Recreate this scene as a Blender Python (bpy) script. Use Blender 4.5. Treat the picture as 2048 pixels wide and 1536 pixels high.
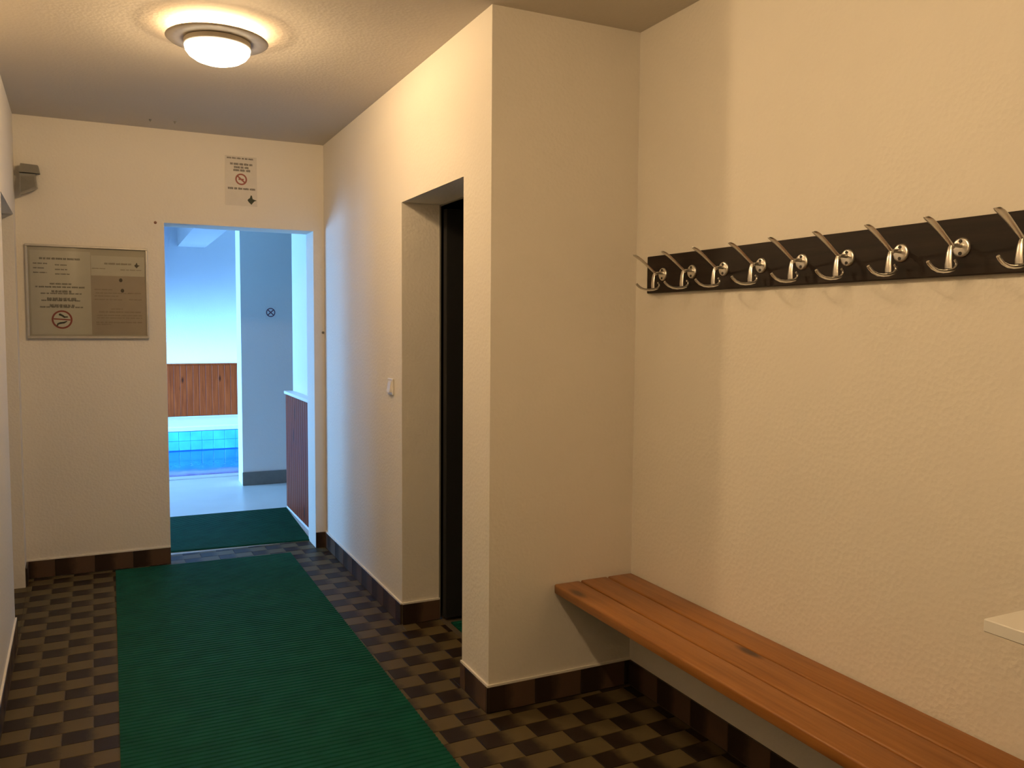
import bpy, math, random
from mathutils import Vector, Matrix
random.seed(7)
for o in list(bpy.data.objects): bpy.data.objects.remove(o, do_unlink=True)
scene = bpy.context.scene
COL = scene.collection

# ------------------------------------------------------------------ camera
CAM_H = 1.42
F_PX, YAW, PITCH, ROLL = 1659.19, 0.45134, 0.06848, 0.00766
cy, sy, cp, sp = math.cos(YAW), math.sin(YAW), math.cos(PITCH), math.sin(PITCH)
fw = Vector((sy*cp, cy*cp, -sp)); rt = Vector((cy, -sy, 0)); up = rt.cross(fw)
cr, sr = math.cos(ROLL), math.sin(ROLL)
r2 = cr*rt + sr*up; u2 = -sr*rt + cr*up
cam_d = bpy.data.cameras.new('camera'); cam = bpy.data.objects.new('camera', cam_d); COL.objects.link(cam)
cam_d.sensor_fit = 'HORIZONTAL'; cam_d.sensor_width = 36.0; cam_d.lens = F_PX/2048*36.0
cam_d.clip_start = 0.02; cam_d.clip_end = 200
cam.matrix_world = Matrix(((r2.x, u2.x, -fw.x, 0), (r2.y, u2.y, -fw.y, 0), (r2.z, u2.z, -fw.z, CAM_H), (0, 0, 0, 1)))
scene.camera = cam

# ------------------------------------------------------------------ light and exposure
vs = scene.view_settings
vs.view_transform = 'Standard'; vs.look = 'None'; vs.exposure = 0.0; vs.gamma = 1.0; vs.use_curve_mapping = False
world = bpy.data.worlds.new('world'); scene.world = world; world.use_nodes = True
bg = world.node_tree.nodes['Background']; bg.inputs[0].default_value = (0.30, 0.55, 1.0, 1); bg.inputs[1].default_value = 0.6
LAMP_COL = (1.0, 0.69, 0.37)
BULB_W = 41.0
FILL_TUBE_STRENGTH = 43.0
LEAK_STRENGTH = 85.0
DAY_COL = (0.22, 0.53, 1.0)
DAY_W = 250.0
DAY_W2 = 300.0
XW = -2.6                       # window wall of the pool hall

def area(name, loc, sx, sy_, energy, color, direction, spread=math.pi):
    d = bpy.data.lights.new(name, 'AREA'); d.shape = 'RECTANGLE'; d.size = sx; d.size_y = sy_
    d.energy = energy; d.color = color; d.spread = spread
    o = bpy.data.objects.new(name, d); COL.objects.link(o); o.location = loc
    o.rotation_euler = Vector(direction).to_track_quat('-Z', 'Y').to_euler()
    return o
# area lamps added as daylight from the two unseen side windows
area('window_daylight', (XW-0.22, 8.6, 1.05), 2.5, 1.5, DAY_W, DAY_COL, (1, -0.25, -0.10), math.radians(120))
area('window_daylight', (XW-0.22, 11.9, 1.05), 2.5, 1.5, DAY_W2, DAY_COL, (1, 0.26, -0.16), math.radians(40))  # narrowed and tilted to shape the bright-to-blue gradient on the far wall

# ------------------------------------------------------------------ helpers
class MB:
    def __init__(s): s.v = []; s.f = []; s.uv = None; s.smooth = False
    def add(s, vs_, fs_):
        b = len(s.v); s.v += [tuple(p) for p in vs_]; s.f += [tuple(i+b for i in f) for f in fs_]; return s
    def box(s, x0, x1, y0, y1, z0, z1):
        return s.add([(x0,y0,z0),(x1,y0,z0),(x1,y1,z0),(x0,y1,z0),(x0,y0,z1),(x1,y0,z1),(x1,y1,z1),(x0,y1,z1)],
                     [(0,3,2,1),(4,5,6,7),(0,1,5,4),(1,2,6,5),(2,3,7,6),(3,0,4,7)])
    def prism(s, poly, z0, z1):
        """poly: CCW list of (x,y); extruded in z"""
        n = len(poly)
        vv = [(p[0],p[1],z0) for p in poly] + [(p[0],p[1],z1) for p in poly]
        ff = [tuple(range(n-1,-1,-1)), tuple(range(n,2*n))] + [(i,(i+1)%n,n+(i+1)%n,n+i) for i in range(n)]
        return s.add(vv, ff)
    def bbox(s, x0, x1, y0, y1, z0, z1, b):
        """box with all edges chamfered by b (44 tris)"""
        vs_ = []; idx = {}
        for sx in (0,1):
            for sy2 in (0,1):
                for sz in (0,1):
                    X = (x0,x1)[sx]; Y = (y0,y1)[sy2]; Z = (z0,z1)[sz]
                    dx = b if sx == 0 else -b; dy = b if sy2 == 0 else -b; dz = b if sz == 0 else -b
                    idx[sx,sy2,sz,'x'] = len(vs_); vs_.append((X, Y+dy, Z+dz))
                    idx[sx,sy2,sz,'y'] = len(vs_); vs_.append((X+dx, Y, Z+dz))
                    idx[sx,sy2,sz,'z'] = len(vs_); vs_.append((X+dx, Y+dy, Z))
        g = lambda a,b_,c,k: idx[a,b_,c,k]
        fs = []
        for a in (0,1):
            q = [g(a,0,0,'x'),g(a,1,0,'x'),g(a,1,1,'x'),g(a,0,1,'x')]; fs.append(q if a else q[::-1])
            q = [g(0,a,0,'y'),g(0,a,1,'y'),g(1,a,1,'y'),g(1,a,0,'y')]; fs.append(q if a else q[::-1])
            q = [g(0,0,a,'z'),g(1,0,a,'z'),g(1,1,a,'z'),g(0,1,a,'z')]; fs.append(q if a else q[::-1])
        for a in (0,1):
            for c in (0,1):
                fs.append([g(a,c,0,'x'),g(a,c,1,'x'),g(a,c,1,'y'),g(a,c,0,'y')])
                fs.append([g(a,0,c,'x'),g(a,1,c,'x'),g(a,1,c,'z'),g(a,0,c,'z')])
                fs.append([g(0,a,c,'y'),g(1,a,c,'y'),g(1,a,c,'z'),g(0,a,c,'z')])
                for d in (0,1): fs.append([g(a,c,d,'x'),g(a,c,d,'y'),g(a,c,d,'z')])
        return s.add(vs_, fs)
    def tube(s, pts, r, n=10, cap=True):
        pts = [Vector(p) for p in pts]; rr = r if isinstance(r, (list, tuple)) else [r]*len(pts)
        vs_ = []; prev = None
        for i, p in enumerate(pts):
            t = (pts[min(i+1,len(pts)-1)] - pts[max(i-1,0)]).normalized()
            a = prev if prev is not None else (Vector((0,0,1)) if abs(t.z) < .9 else Vector((1,0,0)))
            u = (a - t*a.dot(t)).normalized(); w = t.cross(u); prev = u
            for k in range(n):
                an = 2*math.pi*k/n; vs_.append(p + (u*math.cos(an) + w*math.sin(an))*rr[i])
        fs = []
        for i in range(len(pts)-1):
            for k in range(n):
                fs.append((i*n+k, i*n+(k+1)%n, (i+1)*n+(k+1)%n, (i+1)*n+k))
        if cap: fs.append(tuple(range(n-1,-1,-1))); fs.append(tuple((len(pts)-1)*n+k for k in range(n)))
        return s.add(vs_, fs)
    def lathe(s, prof, n=48, c=(0,0,0), axis='z'):
        """prof: list of (r, h)"""
        vs_ = []; fs = []; rows = []
        for r, h in prof:
            if r < 1e-6:
                rows.append([len(vs_)]); vs_.append((0,0,h))
            else:
                rows.append(list(range(len(vs_), len(vs_)+n)))
                vs_ += [(r*math.cos(2*math.pi*k/n), r*math.sin(2*math.pi*k/n), h) for k in range(n)]
        for a, b in zip(rows, rows[1:]):
            for k in range(n):
                k2 = (k+1) % n
                if len(a) == 1 and len(b) == 1: continue
                if len(a) == 1: fs.append((a[0], b[k2], b[k]))
                elif len(b) == 1: fs.append((a[k], a[k2], b[0]))
                else: fs.append((a[k], a[k2], b[k2], b[k]))
        if axis == 'x': vs_ = [(h, a, b) for a, b, h in vs_]
        return s.add([(p[0]+c[0], p[1]+c[1], p[2]+c[2]) for p in vs_], fs)
    def build(s, name, mat, parent=None, smooth=False, loc=None, angle=None):
        me = bpy.data.meshes.new(name); me.from_pydata(s.v, [], s.f); me.update()
        import bmesh
        bm = bmesh.new(); bm.from_mesh(me); bmesh.ops.recalc_face_normals(bm, faces=bm.faces); bm.to_mesh(me); bm.free()
        if s.uv is not None:
            l = me.uv_layers.new(name='UVMap')
            for lp in me.loops: l.data[lp.index].uv = s.uv[lp.vertex_index]
        if smooth:
            for p in me.polygons: p.use_smooth = True
            if angle is not None and hasattr(me, 'set_sharp_from_angle'): me.set_sharp_from_angle(angle=math.radians(angle))
        me.materials.append(mat)
        return link(name, me, parent, loc)

def link(name, me, parent=None, loc=None):
    o = bpy.data.objects.new(name, me); COL.objects.link(o)
    if parent is not None: o.parent = parent
    if loc is not None: o.location = loc
    return o
def empty(name, loc=(0,0,0)):
    o = bpy.data.objects.new(name, None); COL.objects.link(o); o.location = loc; o.empty_display_size = .1; return o
def tag(o, label=None, cat=None, group=None, kind=None):
    if label: o['label'] = label
    if cat: o['category'] = cat
    if group: o['group'] = group
    if kind: o['kind'] = kind
    return o
def struct(o, label=None, cat=None): return tag(o, label, cat, None, 'structure')

# ------------------------------------------------------------------ materials
MATS = {}
class NT:
    def __init__(s, name):
        s.m = bpy.data.materials.new(name); s.m.use_nodes = True; s.t = s.m.node_tree; s.n = s.t.nodes; s.b = s.n['Principled BSDF']
        MATS[name] = s.m
    def node(s, typ, **kw):
        nd = s.n.new(typ)
        for k, v in kw.items(): setattr(nd, k, v)
        return nd
    def link(s, a, b): s.t.links.new(a, b)
    def coord(s, kind='Object', scale=(1,1,1)):
        tc = s.node('ShaderNodeTexCoord'); mp = s.node('ShaderNodeMapping'); mp.inputs['Scale'].default_value = scale
        s.link(tc.outputs[kind], mp.inputs[0]); return mp.outputs[0]
    def geo(s, scale=(1,1,1)):
        tc = s.node('ShaderNodeNewGeometry'); mp = s.node('ShaderNodeMapping'); mp.inputs['Scale'].default_value = scale
        s.link(tc.outputs['Position'], mp.inputs[0]); return mp.outputs[0]
    def noise(s, vec, scale, detail=3, rough=.55):
        nd = s.node('ShaderNodeTexNoise'); nd.inputs['Scale'].default_value = scale; nd.inputs['Detail'].default_value = detail
        nd.inputs['Roughness'].default_value = rough; s.link(vec, nd.inputs['Vector']); return nd.outputs['Fac']
    def ramp(s, fac, stops):
        nd = s.node('ShaderNodeValToRGB'); el = nd.color_ramp.elements
        while len(el) < len(stops): el.new(.5)
        for e, (p, c) in zip(el, stops): e.position = p; e.color = (*c, 1)
        s.link(fac, nd.inputs[0]); return nd.outputs[0]
    def mix(s, fac, a, b, mode='MIX'):
        nd = s.node('ShaderNodeMix', data_type='RGBA', blend_type=mode)
        if isinstance(fac, float): nd.inputs[0].default_value = fac
        else: s.link(fac, nd.inputs[0])
        for k, v in ((6, a), (7, b)):
            if isinstance(v, tuple): nd.inputs[k].default_value = (*v, 1)
            else: s.link(v, nd.inputs[k])
        return nd.outputs[2]
    def bump(s, h, strength=.3, dist=.01):
        nd = s.node('ShaderNodeBump'); nd.inputs['Strength'].default_value = strength; nd.inputs['Distance'].default_value = dist
        s.link(h, nd.inputs['Height']); s.link(nd.outputs[0], s.b.inputs['Normal'])
    def base(s, c):
        if isinstance(c, tuple): s.b.inputs['Base Color'].default_value = (*c, 1)
        else: s.link(c, s.b.inputs['Base Color'])
    def set(s, **kw):
        for k, v in kw.items(): s.b.inputs[k.replace('_', ' ')].default_value = v

def simple(name, c, rough=.6, metal=0., var=.06, scale=30):
    m = NT(name); v = m.geo()
    f = m.noise(v, scale)
    m.base(m.ramp(f, [(.3, tuple(x*(1-var) for x in c)), (.7, tuple(min(1, x*(1+var)) for x in c))]))
    m.set(Roughness=rough, Metallic=metal); return m.m

def plaster(name, c, bump=.35):
    m = NT(name); v = m.geo()
    big = m.noise(v, 2.2, 4); fine = m.noise(v, 85, 3, .6)
    m.base(m.mix(big, tuple(x*.965 for x in c), tuple(min(1, x*1.03) for x in c)))
    m.set(Roughness=.88); m.b.inputs['Specular IOR Level'].default_value = .25
    vor = m.node('ShaderNodeTexVoronoi'); vor.inputs['Scale'].default_value = 70; m.link(v, vor.inputs['Vector'])
    ad = m.node('ShaderNodeMath', operation='ADD'); m.link(fine, ad.inputs[0]); m.link(vor.outputs['Distance'], ad.inputs[1])
    m.bump(ad.outputs[0], bump, .004); return m.m

WALL = plaster('cream_plaster', (.80, .755, .68), .22)
CEIL = plaster('ceiling_paint', (.62, .57, .50), .12)
POOLW = plaster('pool_wall_paint', (.80, .80, .78), .15)
DECK = simple('pale_deck', (.62, .62, .60), .35, var=.04, scale=3)

def tile_mat(name, dark, light, rough):
    m = NT(name)
    uv = m.node('ShaderNodeUVMap'); sep = m.node('ShaderNodeSeparateXYZ'); m.link(uv.outputs[0], sep.inputs[0])
    v = m.geo(); n1 = m.noise(v, 28, 4)
    ad = m.node('ShaderNodeMath', operation='MULTIPLY_ADD'); m.link(n1, ad.inputs[0]); ad.inputs[1].default_value = .22
    m.link(sep.outputs[0], ad.inputs[2])
    oi = m.node('ShaderNodeObjectInfo')
    ad2 = m.node('ShaderNodeMath', operation='MULTIPLY_ADD'); m.link(oi.outputs['Random'], ad2.inputs[0]); ad2.inputs[1].default_value = .08
    m.link(ad.outputs[0], ad2.inputs[2])
    mid = tuple(a*.55+b*.45 for a, b in zip(dark, light))
    c = m.ramp(ad2.outputs[0], [(.0, dark), (.50, tuple(x*1.2 for x in dark)), (.60, mid), (.70, light), (1., tuple(x*1.06 for x in light))])
    m.base(c); m.set(Roughness=rough); m.b.inputs['Specular IOR Level'].default_value = .18; m.bump(m.noise(v, 160, 2), .12, .002); return m.m
TILE = tile_mat('brown_floor_tile', (.018, .011, .007), (.100, .074, .034), .46)
SKIRT = tile_mat('brown_skirting_tile', (.030, .019, .014), (.100, .062, .040), .30)
GROUT = simple('grout', (.085, .066, .042), .9)

def mat_green():
    m = NT('green_vinyl'); v = m.geo((1, 1, 1))
    n = m.noise(v, 9, 4); m.base(m.ramp(n, [(.3, (.002, .056, .035)), (.7, (.004, .082, .052))])); m.set(Roughness=.62); m.b.inputs['Specular IOR Level'].default_value = .11
    m.bump(m.noise(v, 400, 2), .15, .001); return m.m
GREEN = mat_green()

def wood(name, c1, c2, c3, rough=.4, axis='y', scale=1., knots=True, spec=.5):
    m = NT(name)
    tc = m.node('ShaderNodeTexCoord'); oi = m.node('ShaderNodeObjectInfo')
    off = m.node('ShaderNodeMath', operation='MULTIPLY'); m.link(oi.outputs['Random'], off.inputs[0]); off.inputs[1].default_value = 37.
    add = m.node('ShaderNodeVectorMath', operation='ADD'); m.link(tc.outputs['Object'], add.inputs[0]); m.link(off.outputs[0], add.inputs[1])
    def sc(a, b):
        mp = m.node('ShaderNodeMapping'); s = [b*scale]*3; s['xyz'.index(axis)] = a*scale; mp.inputs['Scale'].default_value = s
        m.link(add.outputs[0], mp.inputs[0]); return mp.outputs[0]
    g = m.noise(sc(1.2, 24), 2.2, 6, .6); g2 = m.noise(sc(2.5, 120), 2., 3)
    c = m.ramp(g, [(.28, c1), (.5, c2), (.74, c3)])
    c = m.mix(g2, c, m.mix(.35, c, c1), 'MIX')
    if knots:
        vor = m.node('ShaderNodeTexVoronoi'); vor.inputs['Scale'].default_value = 1.; m.link(sc(2.3, 6.5), vor.inputs['Vector'])
        k = m.ramp(vor.outputs['Distance'], [(.07, (1,1,1)), (.16, (0,0,0))])
        c = m.mix(k, c, tuple(x*.28 for x in c1))
    m.base(c); m.set(Roughness=rough); m.b.inputs['Specular IOR Level'].default_value = spec; m.bump(g2, .15, .001); return m.m
BENCH = wood('stained_pine', (.24, .086, .018), (.34, .136, .030), (.42, .180, .046), .36, 'y')
BOARD = wood('dark_oak', (.009, .005, .0035), (.017, .010, .007), (.028, .017, .011), .48, 'y', knots=False, spec=.25)
PANEL = wood('pool_panel_pine', (.13, .019, .003), (.22, .033, .005), (.30, .052, .009), .5, 'z', spec=.15)
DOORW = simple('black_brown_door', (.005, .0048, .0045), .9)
CHROME = simple('satin_chrome', (.74, .71, .66), .30, 1., .03)
DARKSTEEL = simple('dark_steel', (.03, .026, .022), .5)
STEEL = simple('grey_plastic', (.20, .19, .165), .5)
GLASSGREY = simple('grey_lens', (.30, .29, .26), .25)
WHITE = simple('white_laminate', (.84, .82, .78), .4, var=.01)
SWITCH = simple('cream_plastic', (.74, .71, .66), .4, var=.02)
PLATE = simple('lamp_plate', (.50, .44, .36), .5, .0)
ALU = simple('aluminium_frame', (.52, .49, .44), .38, .35)
PAPER = simple('paper', (.74, .71, .66), .8, var=.02)
PAPER2 = simple('laminated_paper', (.66, .62, .56), .45, var=.02)
PAPER3 = simple('tan_paper', (.50, .42, .36), .6, var=.05, scale=8)
BACKING = simple('board_backing', (.56, .51, .44), .6, var=.03)
INK = simple('black_ink', (.10, .085, .07), .7)
INK2 = simple('faded_ink', (.34, .28, .22), .7)
INKB = simple('solid_black_ink', (.012, .011, .010), .6)
RED = simple('red_ink', (.30, .035, .030), .6)
REDF = simple('faded_red_ink', (.32, .10, .075), .6)
EMBLEM = simple('dark_green_ink', (.035, .045, .025), .6)
POOLTILE = simple('blue_pool_tile', (.08, .50, .66), .25, var=.18, scale=4)
POOLLINE = simple('blue_pool_liner', (.03, .22, .62), .4, var=.06, scale=3)
COPING = simple('pool_coping', (.66, .67, .66), .45, var=.04)
RUST = simple('reddish_plug', (.30, .13, .08), .7)

def emit(name, c, s, frosted=False):
    m = NT(name); m.base((.9, .87, .8)); m.set(Roughness=.35)
    m.b.inputs['Emission Color'].default_value = (*c, 1); m.b.inputs['Emission Strength'].default_value = s; return m.m
def opal(name, c, s, clear_part):
    m = NT(name); m.n.remove(m.b)
    tr = m.node('ShaderNodeBsdfTransparent'); tr.inputs[0].default_value = (1, .985, .96, 1)
    em = m.node('ShaderNodeEmission'); em.inputs[0].default_value = (*c, 1); em.inputs[1].default_value = s
    mx = m.node('ShaderNodeMixShader'); mx.inputs[0].default_value = 1-clear_part
    m.link(tr.outputs[0], mx.inputs[1]); m.link(em.outputs[0], mx.inputs[2])
    m.link(mx.outputs[0], m.n['Material Output'].inputs['Surface']); return m.m
GLOW = opal('lit_opal_glass', (1., .82, .58), 15., .68)
GLOW2 = emit('lit_opal_glass_rear', LAMP_COL, FILL_TUBE_STRENGTH)
LEAK = emit('lit_upper_ring', LAMP_COL, LEAK_STRENGTH)

def clear(name, tint=(.93, .94, .93), gloss=.08, rough=.05):
    m = NT(name); m.n.remove(m.b)
    tr = m.node('ShaderNodeBsdfTransparent'); tr.inputs[0].default_value = (*tint, 1)
    gl = m.node('ShaderNodeBsdfGlossy'); gl.inputs['Roughness'].default_value = rough
    fr = m.node('ShaderNodeFresnel'); fr.inputs[0].default_value = 1.4
    mx = m.node('ShaderNodeMixShader'); m.link(fr.outputs[0], mx.inputs[0]); m.link(tr.outputs[0], mx.inputs[1]); m.link(gl.outputs[0], mx.inputs[2])
    m.link(mx.outputs[0], m.n['Material Output'].inputs['Surface']); return m.m
ACRYL = clear('clear_acrylic'); PANE = clear('window_glass', (.97, .98, .98))

def water():
    m = NT('pool_water'); v = m.geo((1, .35, 1))
    m.base((.008, .105, .52)); m.set(Roughness=.07, IOR=1.33)
    m.bump(m.noise(v, 5, 3), .05, .05); return m.m
WATER = water()

# ------------------------------------------------------------------ key dimensions (metres)
XR, XB = 1.225, 1.844           # corridor right wall, alcove wall
YB, YP = 5.255, 2.707           # back wall, alcove end face
YD1, YD2 = 2.962, 3.708         # side doorway in the right wall
XI = 1.414                      # inner side of the right wall
ZC, ZH = 2.541, 1.99            # ceiling, door heads
SK = .098                       # skirting tile height
BD1, BD2, BH = .298, 1.159, 2.008   # doorway to the pool
YBK = 5.455                     # pool side of the back wall
YN = -2.6                       # wall behind the camera
def xl(y): return -.411 - .0339*(y-4.257)      # left wall surface
LD1, LD2 = 4.235, 5.09          # opening in the left wall

# ------------------------------------------------------------------ room shell
T = .16
m = MB()
m.box(XR, XI, YD1, YD2, ZH, ZC+.02)                       # above the side doorway
m.box(XR, XI, YD2, YB, -.03, ZC+.02)                      # towards the pool
m.box(XR, XB+.2, YP, YD1, -.03, ZC+.02)                   # alcove end with its free corner
struct(m.build('wall_right', WALL), 'cream textured wall with side doorway and projecting corner', 'wall')
m = MB(); m.box(XB, XB+.2, YN, YP, -.03, ZC+.02)
struct(m.build('wall_alcove', WALL), 'cream textured wall above the wooden bench', 'wall')
m = MB()
x5, xn = xl(YB), xl(YN)
m.box(x5-1.2, BD1, YB, YBK, -.03, ZC+.02); m.box(BD2, XI, YB, YBK, -.03, ZC+.02); m.box(BD1, BD2, YB, YBK, BH, ZC+.02)
struct(m.build('wall_back', WALL), 'cream wall with the open doorway to the pool', 'wall')
m = MB()
m.prism([(xl(YN), YN), (xl(LD1), LD1), (xl(LD1)-.26, LD1), (xl(YN)-.26, YN)], -.03, ZC+.02)
m.prism([(xl(LD2), LD2), (x5, YB), (x5-.45, YB), (xl(LD2)-.45, LD2)], -.03, ZC+.02)
m.prism([(xl(LD1), LD1), (xl(LD2), LD2), (xl(LD2)-.26, LD2), (xl(LD1)-.26, LD1)], ZH, ZC+.02)
struct(m.build('wall_left', WALL), 'cream wall with a deep door opening', 'wall')
m = MB(); m.box(xn-.3, XB+.2, YN-.2, YN, -.03, ZC+.02)
struct(m.build('wall_front', WALL), 'cream wall at the near end of the corridor', 'wall')
m = MB(); m.box(-1.4, XB+.2, YN-.2, YBK, ZC, ZC+.15)
struct(m.build('ceiling', CEIL), 'cream painted corridor ceiling', 'ceiling')
# side room behind the right wall: unlit
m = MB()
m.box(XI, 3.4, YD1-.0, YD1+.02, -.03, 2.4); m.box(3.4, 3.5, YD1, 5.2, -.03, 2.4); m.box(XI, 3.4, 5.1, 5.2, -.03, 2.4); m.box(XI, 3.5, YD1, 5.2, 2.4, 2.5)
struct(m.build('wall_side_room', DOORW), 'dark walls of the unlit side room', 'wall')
# recess behind the left opening
m = MB(); xa = xl(LD1)-.26
m.box(xa-.38, xa-.33, LD1-.06, YB, -.05, 2.5); m.box(xa-.38, xa+.02, LD1-.06, LD1-.02, -.05, 2.5); m.box(xa-.38, xa+.1, LD1-.06, YB, 2.42, 2.5)
struct(m.build('wall_left_recess', WALL), 'plain walls of the recess behind the left opening', 'wall')
# open dark door leaf of the side room
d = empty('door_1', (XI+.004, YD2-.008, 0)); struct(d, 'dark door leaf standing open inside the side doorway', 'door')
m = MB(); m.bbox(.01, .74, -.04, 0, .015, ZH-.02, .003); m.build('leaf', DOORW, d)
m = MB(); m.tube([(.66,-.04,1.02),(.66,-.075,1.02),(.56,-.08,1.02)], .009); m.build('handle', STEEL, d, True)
# frame strip on the inner edge of the side doorway
t = MB(); t.box(XI-.003, XI+.004, YD2-.004, YD2+.05, 0, ZH+.05); t.box(XI-.003, XI+.004, YD1, YD2, ZH-.006, ZH+.05)
struct(t.build('trim_1', STEEL), 'thin grey metal frame edge around the dark side doorway', 'trim')

# ------------------------------------------------------------------ corridor floor with tiles
floor = MB()
floor.prism([(xl(YN)-.1, YN), (XB, YN), (XB, YP), (XR, YP), (XR, YD1), (XI+.02, YD1), (XI+.02, YD2), (XR, YD2), (XR, YB), (BD2, YB), (BD2, YBK), (BD1, YBK), (BD1, YB), (x5-.6, YB), (x5-.6, LD1), (xl(LD1), LD1)], -.06, -.0025)
floor = floor.build('floor', GROUT); struct(floor, 'brown chequered tile floor of the corridor', 'floor')

def clip(poly, rect):
    """Sutherland-Hodgman against convex CCW polygon"""
    out = poly
    for i in range(len(rect)):
        a = rect[i]; b = rect[(i+1) % len(rect)]
        inside = lambda p: (b[0]-a[0])*(p[1]-a[1]) - (b[1]-a[1])*(p[0]-a[0]) >= -1e-9
        res = []
        for j in range(len(out)):
            p, q = out[j], out[(j+1) % len(out)]
            ip, iq = inside(p), inside(q)
            if ip: res.append(p)
            if ip != iq:
                d1 = (b[0]-a[0])*(p[1]-a[1]) - (b[1]-a[1])*(p[0]-a[0]); d2 = (b[0]-a[0])*(q[1]-a[1]) - (b[1]-a[1])*(q[0]-a[0])
                tt = d1/(d1-d2); res.append((p[0]+(q[0]-p[0])*tt, p[1]+(q[1]-p[1])*tt))
        out = res
        if len(out) < 3: return []
    return out
def parea(p): return abs(sum(p[i][0]*p[(i+1)%len(p)][1]-p[(i+1)%len(p)][0]*p[i][1] for i in range(len(p))))/2
SKT = .009
REG = [[(xl(YN), YN), (XB-SKT, YN), (XB-SKT, YP-SKT), (xl(YP), YP-SKT)],
       [(xl(YP)+SKT, YP-SKT), (XR-SKT, YP-SKT), (XR-SKT, YB-SKT), (xl(YB)+SKT, YB-SKT)],
       [(XR-SKT, YD1), (XI, YD1), (XI, YD2-SKT), (XR-SKT, YD2-SKT)],
       [(BD1, YB-SKT), (BD2, YB-SKT), (BD2, YBK), (BD1, YBK)],
       [(x5-.35, LD1+.01), (xl(LD1)+SKT, LD1+.01), (xl(LD2)+SKT, LD2-.01), (x5-.35, LD2-.01)]]
DU, DV = .0985, .0957             # half tile length, tile width
P0 = (-.082, 3.191)
TR, TC = .033, .016               # the rows and the columns were laid slightly out of true
AX = (math.cos(TR), math.sin(TR)); AY = (-math.sin(TC), math.cos(TC)); DET = AX[0]*AY[1]-AX[1]*AY[0]
def lin(u, v): return (u*AX[0]+v*AY[0], u*AX[1]+v*AY[1])
def g2w(u, v): p = lin(u, v); return (P0[0]+p[0], P0[1]+p[1])
def w2g(x, y): x -= P0[0]; y -= P0[1]; return ((x*AY[1]-y*AY[0])/DET, (AX[0]*y-AX[1]*x)/DET)
def tile_mesh(polys, o=(0,0), gap=.0012, ch=.0012, name='floor_tile'):
    """polys in grid space relative to the tile's own corner; top face with chamfered rim"""
    mb = MB(); uv = []
    for poly in polys:
        n = len(poly); cx = sum(p[0] for p in poly)/n; cyy = sum(p[1] for p in poly)/n
        def inset(d):
            w = max(p[0] for p in poly)-min(p[0] for p in poly); h = max(p[1] for p in poly)-min(p[1] for p in poly)
            return [(cx+(p[0]-cx)*(1-2*d/max(w,.006)), cyy+(p[1]-cyy)*(1-2*d/max(h,.006))) for p in poly]
        a, b = inset(gap), inset(gap+ch)
        vv = [(*lin(*p), -.0025) for p in a] + [(*lin(*p), -.0008) for p in a] + [(*lin(*p), 0) for p in b]
        ff = [tuple(2*n+i for i in range(n))] + [(i,(i+1)%n,n+(i+1)%n,n+i) for i in range(n)] + [(n+i,n+(i+1)%n,2*n+(i+1)%n,2*n+i) for i in range(n)]
        mb.add(vv, ff); uv += [(p[0]/(2*DU), p[1]/DV) for p in a+a+b]
    mb.uv = uv
    return mb
full_me = None
MATX0, MATX1 = .0, .985
stuff = MB(); stuff.uv = []
ntile = 0
for j in range(-62, 26):
    for i2 in range(-6, 24):
        u0 = (2*i2 + (j % 2))*DU; v0 = j*DV
        quad = [(u0, v0), (u0+2*DU, v0), (u0+2*DU, v0+DV), (u0, v0+DV)]
        W = [g2w(*p) for p in quad]
        if all(MATX0+.03 < w[0] < MATX1-.03 and 1.2 < w[1] < 5.14 for w in W): continue       # wholly under the mat
        pcs = [c for c in (clip(W, r) for r in REG) if c and parea(c) > 2e-4]
        if not pcs: continue
        tot = sum(parea(c) for c in pcs)
        fullt = abs(tot - parea(W)) < 1e-5
        if fullt: rel = [[(0,0), (2*DU,0), (2*DU,DV), (0,DV)]]
        else:
            rel = []
            for c in pcs:
                q = []
                for w in c:
                    gu, gv = w2g(*w); q.append((gu-u0, gv-v0))
                rel.append(q)
        cxw = sum(w[0] for w in W)/4; cyw = sum(w[1] for w in W)/4
        wx, wy = W[0]
        # seen tiles are single parts; those behind or beside the camera are joined
        seen = (cyw > 1.75 and cxw > MATX1-.1) or (cyw > 2.85 and cxw < .1) or cyw > 5.05
        if cxw < xl(cyw)-.02 and not (LD1 < cyw < LD2): seen = False
        if seen:
            if fullt and full_me: o = link('floor_tile', full_me, floor)
            else:
                o = tile_mesh(rel).build('floor_tile', TILE, floor)
                if fullt: full_me = o.data
            o.location = (wx, wy, 0); ntile += 1
        else:
            t = tile_mesh(rel); b = len(stuff.v)
            stuff.v += [(wx+p[0], wy+p[1], p[2]) for p in t.v]; stuff.f += [tuple(k+b for k in f) for f in t.f]; stuff.uv += t.uv
so = stuff.build('floor_tiles_near', TILE, floor); tag(so, kind='stuff')
print('floor tiles', ntile)

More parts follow.
